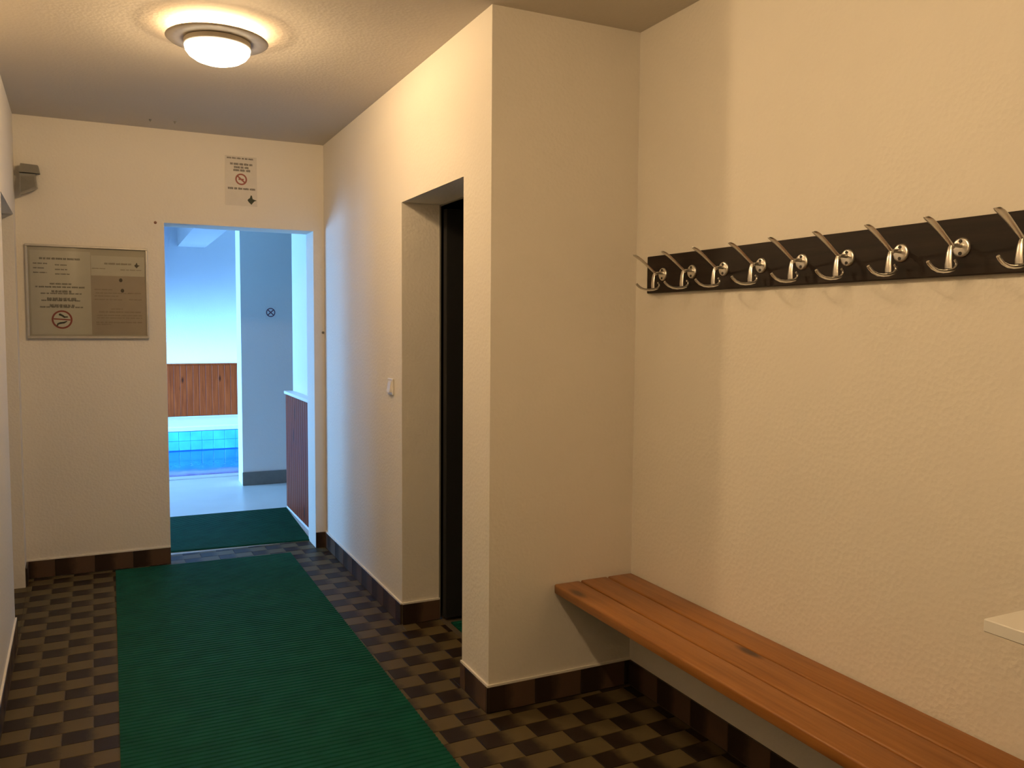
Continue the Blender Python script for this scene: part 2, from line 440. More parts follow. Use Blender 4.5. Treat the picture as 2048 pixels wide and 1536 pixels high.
# ------------------------------------------------------------------ skirting tiles
sk_cache = {}
def skirting(name, p0, p1, label, first=0., phase=0., seen=True):
    """run of 20 cm skirting tiles from p0 to p1, room on the left-hand side of the run reversed (outside = right)"""
    p0 = Vector((*p0, 0)); p1 = Vector((*p1, 0)); d = p1-p0; L = d.length; d.normalize(); nrm = Vector((d.y, -d.x, 0))
    base = MB(); e = .002
    a, b = p0, p1
    base.prism([(a.x, a.y), (b.x, b.y), (b.x+nrm.x*.003, b.y+nrm.y*.003), (a.x+nrm.x*.003, a.y+nrm.y*.003)], 0, SK)
    bo = base.build(name, GROUT); struct(bo, label, 'skirting')
    s = -phase if phase > 0 else 0.; ang = math.atan2(d.y, d.x)
    while s < L-.004:
        a_ = max(s, 0); b_ = min(s+.2, L); w = b_-a_
        if w > .006:
            key = (round(w, 3), round(a_-s, 3))
            if key not in sk_cache:
                mb = MB(); mb.bbox(.0008, w-.0008, -.009, -.0005, .001, SK, .0015)
                mb.uv = [((v[0]+a_-s)/.2, v[2]/SK) for v in mb.v]
                o = mb.build('skirting_tile', SKIRT, bo); sk_cache[key] = o.data
            else: o = link('skirting_tile', sk_cache[key], bo)
            pp = p0 + d*a_; o.location = (pp.x, pp.y, 0); o.rotation_euler = (0, 0, ang)
        s += .2
    return bo
# runs go so that the room lies to the right of the direction of travel
skirting('baseboard_back', (x5, YB), (BD1, YB), 'dark brown tile skirting left of the pool doorway', phase=.061)
skirting('baseboard_back_right', (BD2, YB), (XR, YB), 'short dark tile skirting right of the pool doorway', phase=.05)
skirting('baseboard_right', (XR, YB), (XR, YD2), 'dark brown tile skirting along the right wall before the side doorway', phase=.13)
skirting('baseboard_recess', (XR, YD2), (XI, YD2), 'dark reddish skirting tile inside the side doorway')
skirting('baseboard_corner', (XR, YD1), (XR, YP-.009), 'dark tile skirting on the narrow side of the projecting corner', phase=.15)
skirting('baseboard_alcove_end', (XR-.009, YP), (XB, YP), 'dark tile skirting on the alcove end face left of the bench')
skirting('baseboard_alcove', (XB, YP), (XB, YN), 'dark tile skirting on the wall under the bench')
skirting('baseboard_left', (xl(YN), YN), (xl(LD1), LD1), 'dark tile skirting along the left wall')
skirting('baseboard_left_stub', (xl(LD2+.01), LD2+.01), (x5, YB), 'short dark skirting in the left back corner')
# thin white paint lip on top of the skirting
def lip(name, p0, p1, label):
    p0 = Vector((*p0, 0)); p1 = Vector((*p1, 0)); d = (p1-p0).normalized(); n = Vector((d.y, -d.x, 0))*.0075
    q = MB(); q.prism([(p0.x, p0.y), (p1.x, p1.y), (p1.x+n.x, p1.y+n.y), (p0.x+n.x, p0.y+n.y)], SK, SK+.008)
    struct(q.build(name, WALL), label, 'trim')
lip('trim_2', (x5, YB), (BD1, YB), 'pale plaster edge on the skirting left of the pool doorway')
lip('trim_3', (XR, YB), (XR, YD2), 'pale plaster edge on the skirting of the right wall')
lip('trim_4', (XR, YD1), (XR, YP), 'pale plaster edge on the skirting of the narrow corner side')
lip('trim_5', (XR-.0075, YP), (XB, YP), 'pale plaster edge on the skirting of the alcove end')
lip('trim_6', (xl(1.), 1.), (xl(LD1), LD1), 'pale plaster edge on the skirting of the left wall')
lip('trim_7', (XR, YD2), (XI, YD2), 'pale plaster edge on the skirting inside the side doorway')

# ------------------------------------------------------------------ green ribbed mats
def ribbed(name, x0, x1, y0, y1, label, group=None, pitch=.020, th=.008, skew0=0., skew1=0., dx=0., zb=0.):
    """mat with transverse ribs; near edge y0, far edge y1, skew = change of y from left to right, dx = sideways drift"""
    t = empty(name, (x0, y0, zb)); tag(t, label, 'mat', group)
    n = int((y1-y0)/pitch); mb = MB(); vs_ = []; fs = []
    prof = []
    for k in range(n):
        b = k*pitch
        prof += [(b, .55), (b+pitch*.30, .55), (b+pitch*.42, 1.), (b+pitch*.88, 1.)]
    prof.append((n*pitch, .55))
    L = n*pitch
    P = [(0., 0.)] + prof + [(L, 0.)]
    for s, h in P:
        f = s/L; sk = skew0*(1-f)+skew1*f
        vs_.append((dx*f, s, h*th)); vs_.append((x1-x0+dx*f, s+sk, h*th))
    for k in range(len(P)-1): fs.append((2*k, 2*k+1, 2*k+3, 2*k+2))
    for s_ in (0, 1):
        fs.append(tuple(2*k+s_ for k in range(len(P))) if s_ else tuple(2*k for k in range(len(P)-1, -1, -1)))
    fs.append((0, 2*(len(P)-1), 2*(len(P)-1)+1, 1))
    mb.add(vs_, fs); mb.build('ribbed_sheet', GREEN, t)
    ed = MB(); ed.box(0, .012, .002, L-.002, 0, th*.9); ed.box(x1-x0-.012+dx*.5, x1-x0+dx*.5, .002+skew0, L-.002, 0, th*.9)
    return t
ribbed('floor_mat', .0, .985, 1.0, 5.225, 'long green ribbed rubber runner mat along the tiled corridor', pitch=.027, skew0=0, skew1=-.03)
ribbed('floor_mat', -.35, 1.165, 5.545, 6.505, 'green rubber mat on the pale pool floor beyond the doorway', pitch=.020, skew0=-.095, skew1=-.01, dx=.04, th=.010, zb=0.)
ribbed('floor_mat', XI+.03, XI+.9, 2.99, 3.64, 'green mat on the floor of the dark side room', pitch=.02, zb=-.002)
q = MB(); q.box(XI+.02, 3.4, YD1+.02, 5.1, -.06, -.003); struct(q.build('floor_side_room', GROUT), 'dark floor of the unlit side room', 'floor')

# ------------------------------------------------------------------ ceiling lamps
def ceiling_lamp(loc, label, glow, leak):
    t = empty('ceiling_light', loc); tag(t, label, 'ceiling light')
    x = MB(); x.lathe([(.055, 0), (.055, -.034), (.0, -.034)], 32); x.build('ceiling_rose', PLATE, t, True, angle=40)
    x = MB(); x.lathe([(.118, -.034), (.124, -.028), (.118, -.014), (.090, -.008)], 40); x.build('upper_ring', leak, t, True)  # glowing ring added to throw a light leak onto the ceiling
    x = MB(); x.lathe([(.0, -.034), (.12, -.034), (.165, -.035), (.181, -.038), (.186, -.042), (.181, -.046), (.150, -.048), (.120, -.046), (.0, -.046)], 64); x.build('plate', PLATE, t, True, angle=50)
    x = MB(); x.lathe([(.108, -.045), (.121, -.049), (.122, -.066), (.117, -.070), (.112, -.064)], 64); x.build('collar', PLATE, t, True, angle=40)
    x = MB(); x.lathe([(.115, -.062), (.120, -.071), (.117, -.086), (.105, -.102), (.084, -.116), (.056, -.126), (.026, -.131), (0, -.133)], 64); x.build('glass_bowl', glow, t, True)
    bl = bpy.data.lights.new('bulb', 'POINT'); bl.energy = BULB_W; bl.color = LAMP_COL; bl.shadow_soft_size = .032
    bo = bpy.data.objects.new('bulb', bl); COL.objects.link(bo); bo.parent = t; bo.location = (0, 0, -.092)
    return t
ceiling_lamp((.395, 3.405, ZC), 'lit round ceiling light with opal glass bowl and flat metal plate', GLOW, LEAK)
tl = empty('tube_light', (.12, .55, ZC)); tag(tl, 'long warm tube light on the ceiling near the bench alcove', 'ceiling light')  # added out of view to give the alcove its fill light
mb = MB(); mb.bbox(-.05, .05, 0, 1.24, -.035, 0, .004); mb.build('body', WHITE, tl)
mb = MB(); mb.tube([(0, .03, -.058), (0, 1.21, -.058)], .042, 20); mb.build('diffuser', GLOW2, tl, True, angle=40)
for yy in (0, 1.21):
    mb = MB(); mb.bbox(-.05, .05, yy, yy+.03, -.105, -.035, .004); mb.build('end_cap', WHITE, tl)

# ------------------------------------------------------------------ bench
b = empty('bench', (1.49, YP, 0)); tag(b, 'long wall bench with three orange-brown varnished wooden slats', 'bench')
BY0 = .98
def plank(x0, x1, y1, name='slat'):
    mb = MB(); r = .006; z0, z1 = .418, .452; pr = []
    for k in range(5): a = math.pi/2*k/4; pr.append((x1-r+r*math.cos(a), z1-r+r*math.sin(a)))
    for k in range(5): a = math.pi/2+math.pi/2*k/4; pr.append((x0+r+r*math.cos(a), z1-r+r*math.sin(a)))
    for k in range(3): a = math.pi+math.pi/2*k/2; pr.append((x0+.004+.004*math.cos(a), z0+.004+.004*math.sin(a)))
    for k in range(3): a = 1.5*math.pi+math.pi/2*k/2; pr.append((x1-.004+.004*math.cos(a), z0+.004+.004*math.sin(a)))
    n = len(pr); ox, oy = 1.49, YP; ys = [BY0, BY0+.006, y1-.010, y1-.003, y1]; sh = [.006, 0, 0, .003, .009]
    cx = (x0+x1)/2; cz = (z0+z1)/2; vv = []; ff = []
    for yy, s in zip(ys, sh):
        for px, pz in pr:
            vv.append((px + (s if px < cx else -s) - ox, yy-oy, pz + (s*.6 if pz < cz else -s*.6)))
    for i in range(len(ys)-1):
        for k in range(n): ff.append((i*n+k, i*n+(k+1)%n, (i+1)*n+(k+1)%n, (i+1)*n+k))
    ff += [tuple(range(n)), tuple((len(ys)-1)*n+k for k in range(n-1,-1,-1))]
    mb.add(vv, ff); return mb.build(name, BENCH, b, True, angle=35)
plank(1.490, 1.600, YP-.007); plank(1.607, 1.723, YP-.004); plank(1.730, XB-.004, YP-.004)
for yy in (2.438, 1.647, 1.06):
    mb = MB(); mb.box(1.512-1.49, XB-.002-1.49, yy-.011-YP, yy+.011-YP, .406, .418)
    mb.box(XB-.014-1.49, XB-.002-1.49, yy-.011-YP, yy+.011-YP, .20, .406)
    mb.add([(1.53-1.49,yy-.004-YP,.406),(XB-.014-1.49,yy-.004-YP,.406),(XB-.014-1.49,yy-.004-YP,.22),(1.53-1.49,yy+.004-YP,.406),(XB-.014-1.49,yy+.004-YP,.406),(XB-.014-1.49,yy+.004-YP,.22)],
           [(0,1,2),(5,4,3),(0,3,4,1),(1,4,5,2),(2,5,3,0)])
    br = mb.build('bracket', DARKSTEEL, b)
    s = MB(); s.lathe([(.0, -.005), (.006, -.005), (.006, .001)], 12, (1.530-1.49, yy-YP, .406)); s.build('screw', INKB, br)

# ------------------------------------------------------------------ coat rack
rk = empty('coat_rack', (XB, 2.607, 1.55)); tag(rk, 'dark wooden coat rack board with a row of chrome double hooks', 'coat rack')
RZ = 1.6165; HX = XB-.020
mb = MB(); mb.bbox(-.020, 0, .80-2.607, 0, 0, .137, .0025); mb.build('board', BOARD, rk)
def oval_strip(mb, pts, ws, th):
    """flat strip in the x-z plane following pts, width ws along y, rounded section"""
    n = 10; vv = []; ff = []
    for i, (x, z) in enumerate(pts):
        a = pts[max(i-1, 0)]; c = pts[min(i+1, len(pts)-1)]; t = Vector((c[0]-a[0], c[1]-a[1])).normalized(); nn = Vector((-t.y, t.x))
        for k in range(n):
            an = 2*math.pi*k/n; w = ws[i]/2*math.cos(an); h = th[i]/2*math.sin(an)
            vv.append((x+nn.x*h, w, z+nn.y*h))
    for i in range(len(pts)-1):
        for k in range(n): ff.append((i*n+k, i*n+(k+1)%n, (i+1)*n+(k+1)%n, (i+1)*n+k))
    ff += [tuple(range(n)), tuple((len(pts)-1)*n+k for k in range(n-1, -1, -1))]
    mb.add(vv, ff); return mb
# hook prototype, local origin at the rosette centre on the board face, x towards the wall
def hook_meshes():
    D = {}
    mb = MB(); mb.lathe([(.0235, 0), (.0235, -.0025), (.0215, -.0055), (.018, -.0062), (.0, -.0066)], 28, axis='x'); D['rosette'] = mb
    mb = MB(); mb.lathe([(.0044, -.004), (.0044, -.0078), (.0, -.0084)], 10, axis='x'); D['screw'] = mb
    mb = MB()
    oval_strip(mb, [(-.004, .004), (-.018, .004), (-.031, .003), (-.037, -.002)], [.012, .011, .011, .012], [.012, .010, .010, .008])
    oval_strip(mb, [(-.031, -.003), (-.040, .006), (-.055, .017), (-.078, .034), (-.100, .049), (-.118, .059), (-.127, .063), (-.131, .0645)],
               [.010, .013, .015, .018, .0215, .0235, .019, .008], [.008, .0065, .0055, .005, .005, .005, .005, .003])
    D['upper_arm'] = mb
    mb = MB()
    oval_strip(mb, [(-.036, .006), (-.041, -.002), (-.044, -.014), (-.0455, -.030), (-.046, -.042), (-.0455, -.051)], [.010, .013, .0155, .017, .019, .019], [.007, .006, .0055, .0055, .005, .004])
    D['lower_strap'] = mb
    mb = MB()
    pts = [(-.024, -.031), (-.0165, -.036), (-.017, -.044), (-.026, -.0525), (-.042, -.0565), (-.062, -.0585), (-.082, -.0575), (-.099, -.052), (-.112, -.043), (-.117, -.0375)]
    mb.tube([(x, 0, z) for x, z in pts], [.003, .0038, .004, .0042, .0042, .0042, .0042, .0042, .0042, .0040], 10)
    D['lower_hook'] = mb
    return D
HM = None
hook_y = [2.504, 2.336, 2.170, 1.996, 1.827, 1.660, 1.490, 1.322, 1.153, .985]
for i, yy in enumerate(hook_y):
    loc = (-.020, yy-2.607, RZ-1.55)
    if HM is None:
        HM = {}
        D = hook_meshes(); h = D['upper_arm'].build('hook', CHROME, rk, True, loc, 50); HM['hook'] = h.data
        for k in ('rosette', 'screw', 'lower_strap', 'lower_hook'):
            o = D[k].build(k, CHROME if k != 'screw' else DARKSTEEL, h, True, (0, 0, .0145) if k == 'screw' else None, 50); HM[k] = o.data
        link('screw', HM['screw'], h, (0, 0, -.0145))
    else:
        h = link('hook', HM['hook'], rk, loc)
        for k in ('rosette', 'screw', 'lower_strap', 'lower_hook'): link(k, HM[k], h, (0, 0, .0145) if k == 'screw' else None)
        link('screw', HM['screw'], h, (0, 0, -.0145))

# ------------------------------------------------------------------ white shelf beyond the bench
sx, sy_, sz = 1.543, 1.037, .852
t = empty('wall_shelf', (XB, sy_, sz)); tag(t, 'white laminate wall shelf above the end of the bench', 'shelf')
mb = MB(); mb.bbox(sx-XB, -.001, -.62, 0, -.026, 0, .002); mb.build('board', WHITE, t)
for yy in (-.12, -.50):
    mb = MB(); mb.box(sx-XB+.06, -.001, yy-.01, yy+.01, -.045, -.026); mb.box(-.018, -.001, yy-.01, yy+.01, -.19, -.045)
    mb.build('bracket', WHITE, t)

# ------------------------------------------------------------------ printed things
def disc_ring(mb, cx, cz, r0, r1, y, n=40):
    vv = []; ff = []
    for k in range(n):
        a = 2*math.pi*k/n; vv += [(cx+r0*math.cos(a), y, cz+r0*math.sin(a)), (cx+r1*math.cos(a), y, cz+r1*math.sin(a))]
    for k in range(n):
        k2 = (k+1) % n; ff.append((2*k, 2*k+1, 2*k2+1, 2*k2))
    mb.add(vv, ff)
def bar(mb, x0, x1, z0, z1, y): mb.add([(x0,y,z0),(x1,y,z0),(x1,y,z1),(x0,y,z1)], [(0,1,2,3)])
def poly(mb, pts, y): mb.add([(p[0], y, p[1]) for p in pts], [tuple(range(len(pts)))])
def words(mb, x0, x1, z, h, y, seed, gap=.004):
    """a row of illegible print: letter-like strokes grouped in words"""
    rnd = random.Random(seed); x = x0
    while x < x1-.004:
        w = min(rnd.uniform(.012, .034), x1-x); e = x+w
        while x < e-.0015:
            lw = rnd.uniform(.0022, .0036); bar(mb, x, min(x+lw, e), z-h/2*rnd.uniform(.8, 1), z+h/2*rnd.uniform(.7, 1), y); x += lw+.0011
        x = e+gap

# notice board on the back wall: local x to the right, z up, y=0 at the wall, front towards -y
NX0, NX1, NZ0, NZ1 = -.405, .206, 1.337, 1.853
nb = empty('notice_board', (NX0, YB, NZ0)); tag(nb, 'clear-fronted notice board holding pool rules beside the doorway', 'notice board')
W_, H_ = NX1-NX0, NZ1-NZ0
mb = MB(); mb.box(.004, W_-.004, -.010, -.001, .004, H_-.004); mb.build('backing', BACKING, nb)
for k, (a, b_, c, d_) in enumerate(((0, W_, 0, .014), (0, W_, H_-.012, H_), (0, .012, .014, H_-.012), (W_-.012, W_, .014, H_-.012))):
    mb = MB(); mb.bbox(a, b_, -.022, -.0, c, d_, .002); mb.build('frame_bar', ALU, nb)
mb = MB(); mb.box(.012, W_-.012, -.0185, -.017, .014, H_-.012); mb.build('pane', ACRYL, nb)
SX = W_/245.; SZ = H_/187.           # board pixels to metres
def npx(x, y):                       # from photo pixels on the board (50..297, 488..678) to board coordinates
    return ((x-50)*SX, H_-(y-489-(x-50)*.018*(1-(y-488)/190.))*SZ)
def paper(px0, py0, px1, py1, mat, name, y=-.0115, rounded=0.):
    a = npx(px0, py1); c = npx(px1, py0); mb = MB()
    if rounded:
        pr = []; r = rounded
        for (cx, cz, a0) in ((c[0]-r, c[1]-r, 0), (a[0]+r, c[1]-r, 90), (a[0]+r, a[1]+r, 180), (c[0]-r, a[1]+r, 270)):
            for k in range(5):
                an = math.radians(a0+90*k/4); pr.append((cx+r*math.cos(an), cz+r*math.sin(an)))
        n = len(pr); mb.add([(p[0], y, p[1]) for p in pr]+[(p[0], y+.0012, p[1]) for p in pr], [tuple(range(n)), tuple(range(2*n-1, n-1, -1))]+[(i, (i+1)%n, n+(i+1)%n, n+i) for i in range(n)])
    else: mb.box(a[0], c[0], y, y+.0012, a[1], c[1])
    return mb.build(name, mat, nb)
p1 = paper(59, 503, 177, 668, PAPER2, 'notice_sheet')
p2 = paper(177, 511, 289, 668, PAPER3, 'notice_sheet')
p2b = paper(178, 511, 288, 549, PAPER2, 'notice_header', -.0128)
p3 = paper(64, 512, 172, 556, PAPER2, 'notice_label', -.0128, .012)
p4 = paper(64, 564, 172, 615, PAPER2, 'notice_label', -.0128, .012)
def line(mb, xa, xb, y, h, depth, seed):
    a = npx(xa, y); c = npx(xb, y); words(mb, a[0], c[0], a[1], h*SZ, depth, seed)
ink = MB(); D0 = -.0131
line(ink, 77, 157, 517, 4.5, D0, 1)
for k, yy in enumerate((527, 536, 545)): line(ink, 65, 92 - 4*(k % 2), yy, 2.6, D0, 3+k); line(ink, 107, 131+6*(k == 2), yy+2.5, 2.6, D0, 9+k)
ink.build('print', INK, p3)
ink = MB(); D0 = -.0131
for k, (a, c_, yy, hh) in enumerate(((96, 138, 567, 3.5), (68, 166, 573, 3.6), (99, 138, 582, 5), (78, 158, 586, 3), (90, 147, 597, 6), (79, 157, 600, 3), (95, 143, 610, 5.5), (76, 160, 613, 3.2))): line(ink, a, c_, yy, hh, D0, 30+k)
ink.build('print', INK, p4)
ink = MB(); line(ink, 205, 261, 525, 4, -.0131, 51); line(ink, 180, 208, 535, 2, -.0131, 52); line(ink, 238, 284, 537, 2, -.0131, 53); ink.build('print', INK2, p2b)
ink = MB()
for k, (a, c_, yy, hh) in enumerate(((184, 222, 577, 2.4), (186, 262, 584, 2.4), (184, 232, 590, 2.2), (184, 240, 597, 2.4), (252, 280, 584, 2.4), (254, 281, 597, 2.4), (217, 241, 616, 2.4), (192, 281, 622, 3), (188, 281, 629, 2.4), (188, 281, 634, 2.2), (186, 281, 643, 3), (186, 216, 647, 2.4))): line(ink, a, c_, yy, hh, -.0118, 70+k)
ink.build('print', INK2, p2)
def emblem(par, cx, cz, s, y, mat):
    """small dark crest: diamond with a tail pointing right"""
    mb = MB()
    poly(mb, [(cx-.5*s, cz-.02*s), (cx-.34*s, cz+.18*s), (cx-.22*s, cz+.22*s), (cx-.08*s, cz+.62*s), (cx+.06*s, cz+.58*s), (cx+.14*s, cz+.16*s), (cx+.36*s, cz+.08*s), (cx+.66*s, cz), (cx+.36*s, cz-.12*s), (cx+.16*s, cz-.34*s), (cx, cz-.58*s), (cx-.14*s, cz-.46*s), (cx-.36*s, cz-.24*s)], y)
    return mb.build('emblem', mat, par)
e = npx(272, 528); emblem(p2b, e[0], e[1], .026, -.0132, INK)
for (ex, ey) in ((238, 558), (241, 579)):
    e = npx(ex, ey); mb = MB(); n = 12; poly(mb, [(e[0]+.009*math.cos(2*math.pi*k/n), e[1]+.011*math.sin(2*math.pi*k/n)) for k in range(n)], -.0119); mb.build('dot', INK, p2)
# prohibition roundel with two swimmers
cx, cz = npx(118, 638); R = 20.5*SX
mb = MB(); n = 40; poly(mb, [(cx+R*.86*math.cos(2*math.pi*k/n), cz+R*.86*math.sin(2*math.pi*k/n)) for k in range(n)], -.0122); rd = mb.build('roundel', PAPER, nb)
mb = MB(); disc_ring(mb, cx, cz, R*.82, R, -.0124); mb.build('ring', RED, rd)
mb = MB(); w = .09*R
poly(mb, [(cx-.80*R, cz+.14*R), (cx-.80*R, cz+.00*R), (cx+.80*R, cz-.10*R), (cx+.80*R, cz+.04*R)], -.0125); mb.build('bar', RED, rd)
mb = MB()
poly(mb, [(cx-.30*R, cz+.62*R), (cx-.16*R, cz+.66*R), (cx+.10*R, cz+.50*R), (cx+.28*R, cz+.36*R), (cx+.56*R, cz+.34*R), (cx+.58*R, cz+.24*R), (cx+.20*R, cz+.18*R), (cx-.04*R, cz+.36*R), (cx-.30*R, cz+.46*R)], -.0127)
mb.build('figure', INKB, rd); mb = MB()
poly(mb, [(cx-.46*R, cz-.40*R), (cx-.20*R, cz-.28*R), (cx+.16*R, cz-.24*R), (cx+.44*R, cz-.14*R), (cx+.50*R, cz-.22*R), (cx+.20*R, cz-.42*R), (cx-.16*R, cz-.48*R), (cx-.34*R, cz-.54*R), (cx-.44*R, cz-.74*R), (cx-.56*R, cz-.68*R)], -.0127)
mb.build('figure', INKB, rd)

# paper sign above the pool doorway (the rows of print are too small to pick apart)
PX0, PZ0, PW, PH = .640, 2.135, .182, .292
ps = empty('paper_sign', (PX0, YB, PZ0)); tag(ps, 'paper no-smoking sign with red roundel taped above the pool doorway', 'sign')
mb = MB(); mb.box(0, PW, -.0022, -.0007, 0, PH); sh = mb.build('sheet', PAPER2, ps)
ink = MB(); y_ = -.0024
def pl(xa, xb, za, h, seed): words(ink, xa*PW, xb*PW, za*PH, h, y_, seed, .005)
pl(.06, .92, .955, .010, 101); pl(.16, .88, .84, .014, 102); pl(.28, .74, .775, .014, 103); pl(.26, .80, .715, .014, 104); pl(.08, .96, .345, .013, 105)
ink.build('print', INK, sh)
cx, cz, R = .50*PW, .535*PH, .034
mb = MB(); disc_ring(mb, cx, cz, R*.74, R, y_); 
c_, s_ = math.cos(-.72), math.sin(-.72); poly(mb, [(cx+a*c_-b_*s_, cz+a*s_+b_*c_) for a, b_ in ((-.8*R, -.13*R), (.8*R, -.13*R), (.8*R, .13*R), (-.8*R, .13*R))], y_-.0002)
mb.build('roundel', REDF, sh)
mb = MB(); bar(mb, cx-.45*R, cx+.45*R, cz-.12*R, cz+.12*R, y_-.0001); mb.build('pictogram', REDF, sh)
emblem(sh, .82*PW, .125*PH, .047, y_, EMBLEM)

# ------------------------------------------------------------------ light switch, plugs, sensor lamp
sw = empty('light_switch', (XR, 3.865, 1.128)); tag(sw, 'small cream light switch beside the side doorway', 'light switch')
mb = MB(); mb.bbox(-.009, -.0005, -.040, .040, -.040, .040, .003); mb.build('plate', SWITCH, sw)
mb = MB(); mb.add([(-.009,-.022,-.026),(-.009,.022,-.026),(-.009,.022,.026),(-.009,-.022,.026),(-.019,-.022,-.026),(-.019,.022,-.026),(-.011,.022,.026),(-.011,-.022,.026)], [(0,1,2,3),(4,5,6,7),(0,1,5,4),(1,2,6,5),(2,3,7,6),(3,0,4,7)]); mb.build('rocker', SWITCH, sw)
def plug(name, loc, axis, label, mat, r=.008):
    t = empty(name, loc); tag(t, label, 'wall plug')
    mb = MB(); pr = [(r, 0), (r, -.004), (r*.5, -.007), (0, -.007)]
    mb.lathe(pr, 14, axis='x' if axis == 'x' else 'z'); o = mb.build('plug', mat, t, True, angle=40)
    if axis == 'y': o.rotation_euler = (-math.pi/2, 0, 0)
    mb = MB(); mb.lathe([(r*.35, -.006), (r*.35, -.012), (0, -.013)], 10, axis='x' if axis == 'x' else 'z'); o = mb.build('screw', STEEL, t, True, angle=40)
    if axis == 'y': o.rotation_euler = (-math.pi/2, 0, 0)
plug('wall_plug', (.252, YB, 2.006), 'y', 'small reddish screw plug at the upper corner of the pool doorway', RUST)
plug('wall_plug', (1.215, YB, 1.377), 'y', 'small dark screw in the corner right of the pool doorway', STEEL)
plug('ceiling_plug', (.227, 5.04, ZC), 'z', 'small grey ceiling plug farther from the paper sign, of a pair', STEEL, .007)
plug('ceiling_plug', (.352, 5.03, ZC), 'z', 'small grey ceiling plug closer to the paper sign, of a pair', STEEL, .007)

sl = empty('sensor_lamp', (-.362, YB, 2.10)); tag(sl, 'grey emergency sensor lamp mounted high in the left corner', 'sensor lamp')
mb = MB(); mb.add([(-.055,-.075,.125),(.042,-.075,.125),(.042,0,.130),(-.055,0,.130),(-.046,-.070,.172),(.034,-.070,.168),(.034,0,.172),(-.046,0,.175)], [(0,3,2,1),(4,5,6,7),(0,1,5,4),(1,2,6,5),(2,3,7,6),(3,0,4,7)]); mb.build('housing', STEEL, sl)
mb = MB(); mb.add([(-.052,-.058,.122),(.022,-.058,.122),(.022,-.002,.122),(-.052,-.002,.122),(-.052,-.085,.000),(.030,-.092,.040),(.030,-.020,.050),(-.052,-.010,.010)], [(0,3,2,1),(4,5,6,7),(0,1,5,4),(1,2,6,5),(2,3,7,6),(3,0,4,7)]); hd = mb.build('lamp_head', GLASSGREY, sl)
mb = MB(); mb.add([(-.046,-.0665,.105),(.016,-.068,.108),(.022,-.092,.052),(-.046,-.084,.018)], [(0,1,2,3)]); mb.build('lens', STEEL, hd)

# door leaf inside the left recess (closed)
d2 = empty('door_2', (xl(4.6)-.40, LD1+.02, 0)); struct(d2, 'plain pale door set back in the left opening', 'door')
mb = MB(); mb.bbox(-.04, 0, 0, LD2-LD1-.03, .005, ZH-.005, .002); mb.build('leaf', WHITE, d2)
mb = MB(); mb.tube([(0, .08, 1.02), (.035, .08, 1.02), (.04, .18, 1.02)], .008); mb.build('handle', CHROME, d2, True)

# ------------------------------------------------------------------ pool hall
XE, YF, ZP = 4.2, 13.62, 3.10
PY0, PY1, PX0_, PX1_, WZ = 8.22, 12.28, -1.9, 3.4, -.33
mb = MB()
mb.box(XW-.2, XE+.2, YBK, PY0, -.10, -.001); mb.box(XW-.2, XE+.2, PY1, YF, -.10, -.001)
mb.box(XW-.2, PX0_, PY0, PY1, -.10, -.001); mb.box(PX1_, XE+.2, PY0, PY1, -.10, -.001)
struct(mb.build('floor_pool_hall', DECK), 'pale smooth floor around the swimming pool', 'floor')
mb = MB(); mb.box(XW-.2, XE+.2, YF, YF+.2, -.1, ZP); struct(mb.build('wall_pool_far', POOLW), 'white far wall of the pool hall', 'wall')
mb = MB(); mb.box(XE, XE+.2, YBK, YF, -.1, ZP); struct(mb.build('wall_pool_right', POOLW), 'white right wall of the pool hall', 'wall')
mb = MB(); mb.box(XW-.2, xl(YB)-.9, YBK-.2, YBK, -.1, ZP); mb.box(xl(YB)-.9, XI, YBK, YBK+.012, BH, ZP); mb.box(xl(YB)-.9, BD1, YBK, YBK+.012, 0, BH); mb.box(BD2, XI, YBK, YBK+.012, 0, BH); mb.box(XI, XE, YBK-.2, YBK+.0, -.1, ZP)
struct(mb.build('wall_pool_near', POOLW), 'white pool-side face of the corridor wall', 'wall')
# window wall; both unseen windows are added to supply the daylight
WIN = [(7.35, 9.85), (10.65, 13.15)]; WZ0, WZ1 = .30, 1.80
mb = MB(); ys = [YBK] + [v for w in WIN for v in w] + [YF]
for k in range(0, len(ys), 2): mb.box(XW-.2, XW, ys[k], ys[k+1], -.1, ZP)
for a, c_ in WIN: mb.box(XW-.2, XW, a, c_, -.1, WZ0); mb.box(XW-.2, XW, a, c_, WZ1, ZP)
struct(mb.build('wall_pool_left', POOLW), 'white window wall of the pool hall', 'wall')
for k, (a, c_) in enumerate(WIN):
    w = empty('window_%d' % (k+1), (XW-.1, a, WZ0)); struct(w, 'wide pool hall window', 'window')
    L, Hh = c_-a, WZ1-WZ0
    for (y0, y1, z0, z1) in ((0, L, 0, .05), (0, L, Hh-.05, Hh), (0, .05, .05, Hh-.05), (L-.05, L, .05, Hh-.05), (L/2-.03, L/2+.03, .05, Hh-.05)):
        mb = MB(); mb.bbox(-.03, .03, y0, y1, z0, z1, .004); mb.build('window_frame', WHITE, w)
    for (y0, y1) in ((.05, L/2-.03), (L/2+.03, L-.05)):
        mb = MB(); mb.box(-.003, .003, y0, y1, .05, Hh-.05); mb.build('pane', PANE, w)
mb = MB(); mb.box(XW-.2, XE+.2, YBK-.2, YF+.2, ZP, ZP+.15); struct(mb.build('ceiling_pool_hall', POOLW), 'white ceiling of the pool hall', 'ceiling')
mb = MB(); mb.box(.955, 1.348, YBK+.012, YF, 2.60, ZP); struct(mb.build('trim_beam', POOLW), 'white ceiling beam running to the far pool wall', 'beam')
